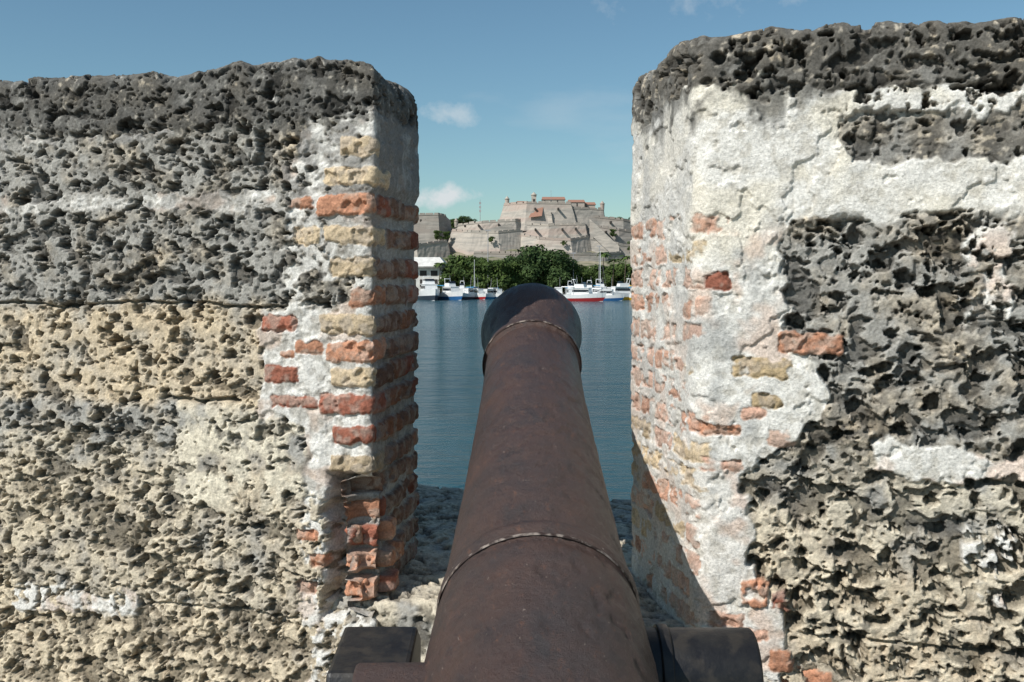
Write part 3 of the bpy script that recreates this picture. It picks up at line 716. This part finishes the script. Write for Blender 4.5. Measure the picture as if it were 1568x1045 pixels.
def palm(n,x,y,z,H):
    V=[];F=[];M=[]
    segs=8
    for i in range(segs+1):
        t=i/segs
        for k in range(6): V.append((.5*t*t+.16*(1-.4*t)*math.cos(k*1.047),.16*(1-.4*t)*math.sin(k*1.047),H*t))
    for i in range(segs):
        for k in range(6): F.append((i*6+k,i*6+(k+1)%6,i*6+6+(k+1)%6,i*6+6+k)); M.append(1)
    for fdx in range(18):
        an=fdx*2.4; el=random.uniform(-.1,1.0); L=2.6
        pr=None
        for j in range(9):
            t=j/8; r=L*t*math.cos(el*(1-t)); zz=H+L*math.sin(el)*t*.8-1.6*t*t
            c=Vector((.5+r*math.cos(an),r*math.sin(an),zz)); sd=Vector((-math.sin(an),math.cos(an),-.35))*.42*math.sin(math.pi*min(1,t*.9+.1)); sd2=Vector((math.sin(an),-math.cos(an),-.35))*.42*math.sin(math.pi*min(1,t*.9+.1))
            b=len(V); V.extend([tuple(c+sd),tuple(c),tuple(c+sd2)])
            if pr is not None:
                F.append((pr,pr+1,b+1,b)); F.append((pr+1,pr+2,b+2,b+1)); M+= [0,0]
            pr=b
    o=mesh_obj('palm_tree' if n==0 else 'palm_tree.%03d'%n,V,F,[MLEAF,MBARK],None,M); o.location=(x,y,z)
for n,(x,y,H) in enumerate(((26.5,292,12.0),(29.6,293,10.0),(33.0,292,11),(-21.5,293,9),(41,294,10))): palm(n,x,y,-5,H)
for n,(x,y,H) in enumerate(((-7,290,18.5),(25.5,291,14),(18,292,12))):
    e=empty('lamp_post' if n==0 else 'lamp_post.%03d'%n,(x,y,-5)); cyl('pole',(0,0,0),(0,0,H),.16,.09,MPole,e,8); frustum('head',-.8,.8,-.15,.15,H,H+.25,.05,MPole,e)
e=empty('radio_mast',(-20.5,640,33)); cyl('mast',(0,0,0),(0,0,17),.25,.12,MPole,e,6)
for k in range(3): frustum('antenna_%d'%k,-.6,.6,-.3,.3,9+k*2.5,10.4+k*2.5,0,MPole,e)
wb=empty('waterfront_building',(-29,294,-5))
frustum('walls',-12,9.0,0,14,0,8.2,0,MWht,wb); frustum('roof',-13,10,-1.5,15,8.2,11.0,2.5,MWht,wb,4)
frustum('fascia',-13.1,10.1,-1.6,15.1,7.9,8.25,0,MQ,wb)
for k in range(6): frustum('window_%d'%k,-11+k*3.2,-9+k*3.2,-.06,.1,2.2,4.4,0,MFd,wb); frustum('upper_window_%d'%k,-11+k*3.2,-9+k*3.2,-.06,.1,5.4,7,0,MFd,wb)
frustum('door',6.6,8.2,-.06,.1,0,2.6,0,MFd,wb)
# ------------------------------------------------------------------ boats
def paint(name,c,r=.35): return noise_mat(name,tuple(v*.9 for v in c),c,scale=2,rough=r,bump=0,spec=.5)
PW=paint('boat_white',(.74,.74,.72)); PB=paint('boat_blue',(.04,.16,.38)); PR=paint('boat_red',(.5,.04,.04)); PY=paint('boat_yellow',(.74,.42,.03)); PG=paint('boat_glass',(.015,.02,.03),.15); PD=paint('boat_dark',(.05,.06,.08)); PC=paint('boat_canvas_blue',(.05,.25,.45),.8)
bn={}
def boat(kind,x,y,L,rz,hull=PW,stripe=PB,canopy=None,fly=False,mast=0):
    n=bn.get(kind,0); bn[kind]=n+1
    e=empty(kind if n==0 else '%s.%03d'%(kind,n),(x,y,-6),rz)
    B=L*.155; fb=L*.11+.35
    NS=12; V=[];F=[];M=[]
    for i in range(NS+1):
        t=i/NS
        w=B*(1-max(0,(t-.45)/.55)**2.2)*(.92+.08*min(1,t*4)); sh=fb*(1+.45*t*t); xx=-L/2+L*t
        pts=[(xx,0,-.5+.3*t**3),(xx,w*.75,-.15+.25*t**3),(xx+(.06*L*t*t),w,sh*.45),(xx+(.09*L*t*t),w*1.06+.02,sh)]
        V+=[(p[0],-p[1],p[2]) for p in pts[::-1]]+pts[1:]
    for i in range(NS):
        for k in range(6):
            a=i*7+k; F.append((a,a+7,a+8,a+1)); M.append(1 if k in(1,4) and stripe else 0)
    for i in range(NS): F.append((i*7,i*7+6,i*7+13,i*7+7)); M.append(0)
    F.append(tuple(range(7))); M.append(0)
    fixn(mesh_obj('hull',V,F,[hull,stripe or hull],e,M))
    h0=fb*1.02; ch=1.15+L*.05
    frustum('cabin',-L*.22,L*.22,-B*.72,B*.72,h0,h0+ch,L*.03,PW,e,B*.1)
    frustum('windows',-L*.205,L*.205,-B*.70,B*.70,h0+ch*.42,h0+ch*.80,L*.012,PG,e,.02)
    frustum('cabin_roof',-L*.24,L*.2,-B*.72,B*.72,h0+ch,h0+ch+.14,.03,PW,e)
    if fly:
        frustum('flybridge',-L*.18,L*.08,-B*.55,B*.55,h0+ch+.14,h0+ch+1.0,L*.02,PW,e,.1)
        frustum('fly_screen',L*.0,L*.07,-B*.5,B*.5,h0+ch+1.0,h0+ch+1.5,L*.015,PG,e,.05)
        for k in(-1,1): cyl('radar_arch_%d'%(k+1),(-L*.15,k*B*.5,h0+ch+.9),(-L*.19,k*B*.4,h0+ch+2.1),.07,.07,PW,e,6)
        frustum('radar_bar',-L*.21,-L*.16,-B*.42,B*.42,h0+ch+2.05,h0+ch+2.25,0,PW,e)
    if canopy:
        frustum('canopy',-L*.46,-L*.15,-B*.85,B*.85,h0+ch+.25,h0+ch+.42,.1,canopy,e)
        for sx in(-.44,-.17):
            for sy in(-.8,.8): cyl('canopy_post',(L*sx,B*sy,fb*.8),(L*sx,B*sy,h0+ch+.3),.04,.04,PW,e,6)
    for sy in(-1,1):
        cyl('rail',(L*.15,sy*B*.85,fb*1.1+.7),(L*.5,sy*B*.15,fb*1.45+.75),.03,.03,PW,e,5)
        for t in(.2,.35,.48): cyl('stanchion',(L*t,sy*B*(.95-t*.8),fb*1.1),(L*t,sy*B*(.95-t*.8),fb*1.2+.75),.025,.025,PW,e,5)
    cyl('whip',(-L*.1,B*.3,h0+ch),(-L*.16,B*.3,h0+ch+3.2),.03,.015,PW,e,5)
    if mast:
        cyl('mast',(L*.05,0,h0),(L*.05,0,mast),.10,.06,PW,e,8); cyl('boom',(L*.05,0,h0+ch+.7),(-L*.4,0,h0+ch+.7),.12,.10,PC,e,8)
        cyl('forestay',(L*.05,0,mast*.96),(L*.5,0,fb*1.4),.02,.02,PD,e,4)
    return e
boat('motor_yacht',-22,264,16,rad(-75),fly=True,stripe=PD)
boat('motorboat',-16.3,266,12,rad(-60),canopy=PC,stripe=PB,fly=True)
boat('motorboat',-12.0,270,9,rad(-110),canopy=PC,stripe=PD)
boat('motorboat',-9.2,273,7.5,rad(-60),canopy=PD,stripe=PR)
boat('motorboat',-6.6,275,7,rad(-125),stripe=PC,canopy=PW)
boat('motorboat',-4.0,277,7,rad(-65),stripe=PB,canopy=PC)
boat('motorboat',-14.0,279,8,rad(-90),stripe=PD,canopy=PW,fly=True)
boat('sailboat',-10.6,280,8,rad(-85),stripe=PB,mast=11)
boat('motorboat',13,277,8,rad(-90),stripe=PD,canopy=PW)
boat('motor_yacht',17.6,250,11,rad(-25),stripe=PR,fly=True,canopy=PW)
boat('motorboat',16.0,271,8,rad(-85),stripe=PC,canopy=PC,fly=True)
boat('motorboat',19.0,277,8,rad(-95),stripe=PB,canopy=PC)
boat('sailboat',23.6,268,9.5,rad(-70),stripe=PB,mast=13)
boat('motorboat',21.3,274,9,rad(-95),stripe=PD,canopy=PC,fly=True)
boat('motor_yacht',24.8,279,11,rad(-80),stripe=PB,fly=True)
boat('ferry_boat',29.0,264,12,rad(-160),hull=PW,stripe=PY,canopy=PY,fly=True)
boat('motorboat',24.4,256,8,rad(-20),stripe=PB,canopy=PW)
boat('motorboat',27.4,277,8,rad(-95),stripe=PR,canopy=PW)
boat('sailboat',33.5,274,9,rad(-60),stripe=PB,mast=13)
boat('motorboat',33,262,9,rad(-60),stripe=PY,canopy=PC,fly=True)
boat('motor_yacht',-33,266,15,rad(-85),fly=True); boat('sailboat',-42,268,11,rad(-95),mast=14); boat('motorboat',44,270,10,rad(-60),canopy=PC); boat('motor_yacht',-55,268,14,rad(-80),fly=True); boat('motor_yacht',56,268,14,rad(-100),fly=True)

# ------------------------------------------------------------------ sun & sky
Ldir=Vector((1,.80,-1.20)).normalized()
sd=bpy.data.lights.new('sun','SUN'); sd.energy=4.9; sd.angle=rad(.5); sd.color=(1,.97,.925)
so=bpy.data.objects.new('sun',sd); scene.collection.objects.link(so); so.rotation_euler=Ldir.to_track_quat('-Z','Y').to_euler()
w=bpy.data.worlds.new('World'); scene.world=w; w.use_nodes=True; nt=w.node_tree; L=nt.links
bg=nt.nodes['Background']; sky=N(nt,'ShaderNodeTexSky'); sky.sky_type='NISHITA'; sky.sun_disc=False
sky.sun_elevation=math.asin(-Ldir.z); sky.sun_rotation=math.atan2(-Ldir.x,-Ldir.y)
sky.air_density=1.0; sky.dust_density=.5; sky.ozone_density=1.5
tc=N(nt,'ShaderNodeTexCoord')
def vmath(op,a,b=None,**k):
    n=N(nt,'ShaderNodeVectorMath',operation=op)
    L.new(a,n.inputs[0])
    if b is not None: n.inputs[1].default_value=b
    return n
mp=N(nt,'ShaderNodeMapping'); mp.inputs['Scale'].default_value=(1,1,3.2); mp.inputs['Location'].default_value=(.37,.0,.1)
L.new(tc.outputs['Generated'],mp.inputs[0])
cn=N(nt,'ShaderNodeTexNoise'); cn.inputs['Scale'].default_value=3.2; cn.inputs['Detail'].default_value=7; cn.inputs['Roughness'].default_value=.5
L.new(mp.outputs[0],cn.inputs['Vector'])
cr=N(nt,'ShaderNodeValToRGB'); cr.color_ramp.elements[0].position=.60; cr.color_ramp.elements[1].position=.85; cr.color_ramp.elements[1].color=(.45,.45,.45,1)
L.new(cn.outputs['Fac'],cr.inputs[0])
fac=cr.outputs[0]
fn=N(nt,'ShaderNodeTexNoise'); fn.inputs['Scale'].default_value=38; fn.inputs['Detail'].default_value=8; fn.inputs['Roughness'].default_value=.62
L.new(tc.outputs['Generated'],fn.inputs['Vector'])
for (cx,cz,rx,rz_,k) in((-.058,.161,.036,.018,.45),(-.072,.080,.050,.020,.95),(.40,.075,.06,.012,.8),(-.5,.09,.08,.015,.8),(.25,.29,.24,.05,.30)):
    sb=vmath('SUBTRACT',tc.outputs['Generated'],(cx,.98,cz)); dv=vmath('MULTIPLY',sb.outputs[0],(1/rx,.3/rx,1/rz_)); ln=vmath('LENGTH',dv.outputs[0])
    mr=N(nt,'ShaderNodeMapRange'); mr.inputs[1].default_value=0; mr.inputs[2].default_value=1.3; mr.inputs[3].default_value=.62; mr.inputs[4].default_value=0
    L.new(ln.outputs['Value'],mr.inputs[0])
    ad=N(nt,'ShaderNodeMath',operation='ADD'); L.new(mr.outputs[0],ad.inputs[0]); L.new(fn.outputs['Fac'],ad.inputs[1])
    m2=N(nt,'ShaderNodeMapRange'); m2.inputs[1].default_value=.78; m2.inputs[2].default_value=1.08; m2.inputs[3].default_value=0; m2.inputs[4].default_value=k
    L.new(ad.outputs[0],m2.inputs[0])
    mxm=N(nt,'ShaderNodeMath',operation='MAXIMUM'); L.new(fac,mxm.inputs[0]); L.new(m2.outputs[0],mxm.inputs[1]); fac=mxm.outputs[0]
tint=N(nt,'ShaderNodeMix',data_type='RGBA',blend_type='MULTIPLY'); tint.inputs[0].default_value=1; tint.inputs[7].default_value=(.78,.98,.97,1)
L.new(sky.outputs[0],tint.inputs[6])
mx=N(nt,'ShaderNodeMix',data_type='RGBA'); L.new(fac,mx.inputs[0]); L.new(tint.outputs[2],mx.inputs[6]); mx.inputs[7].default_value=(7.0,7.4,7.6,1)
L.new(mx.outputs[2],bg.inputs[0]); bg.inputs[1].default_value=.100
# ------------------------------------------------------------------ camera
cd=bpy.data.cameras.new('camera'); cam=bpy.data.objects.new('camera',cd); scene.collection.objects.link(cam)
cd.lens=35; cd.sensor_width=36; cam.location=(0,0,0); cam.rotation_euler=(rad(90),0,0); cd.shift_y=-.0622; cd.clip_start=.05; cd.clip_end=20000
scene.camera=cam
scene.view_settings.view_transform='Standard'; scene.view_settings.look='None'; scene.view_settings.exposure=0
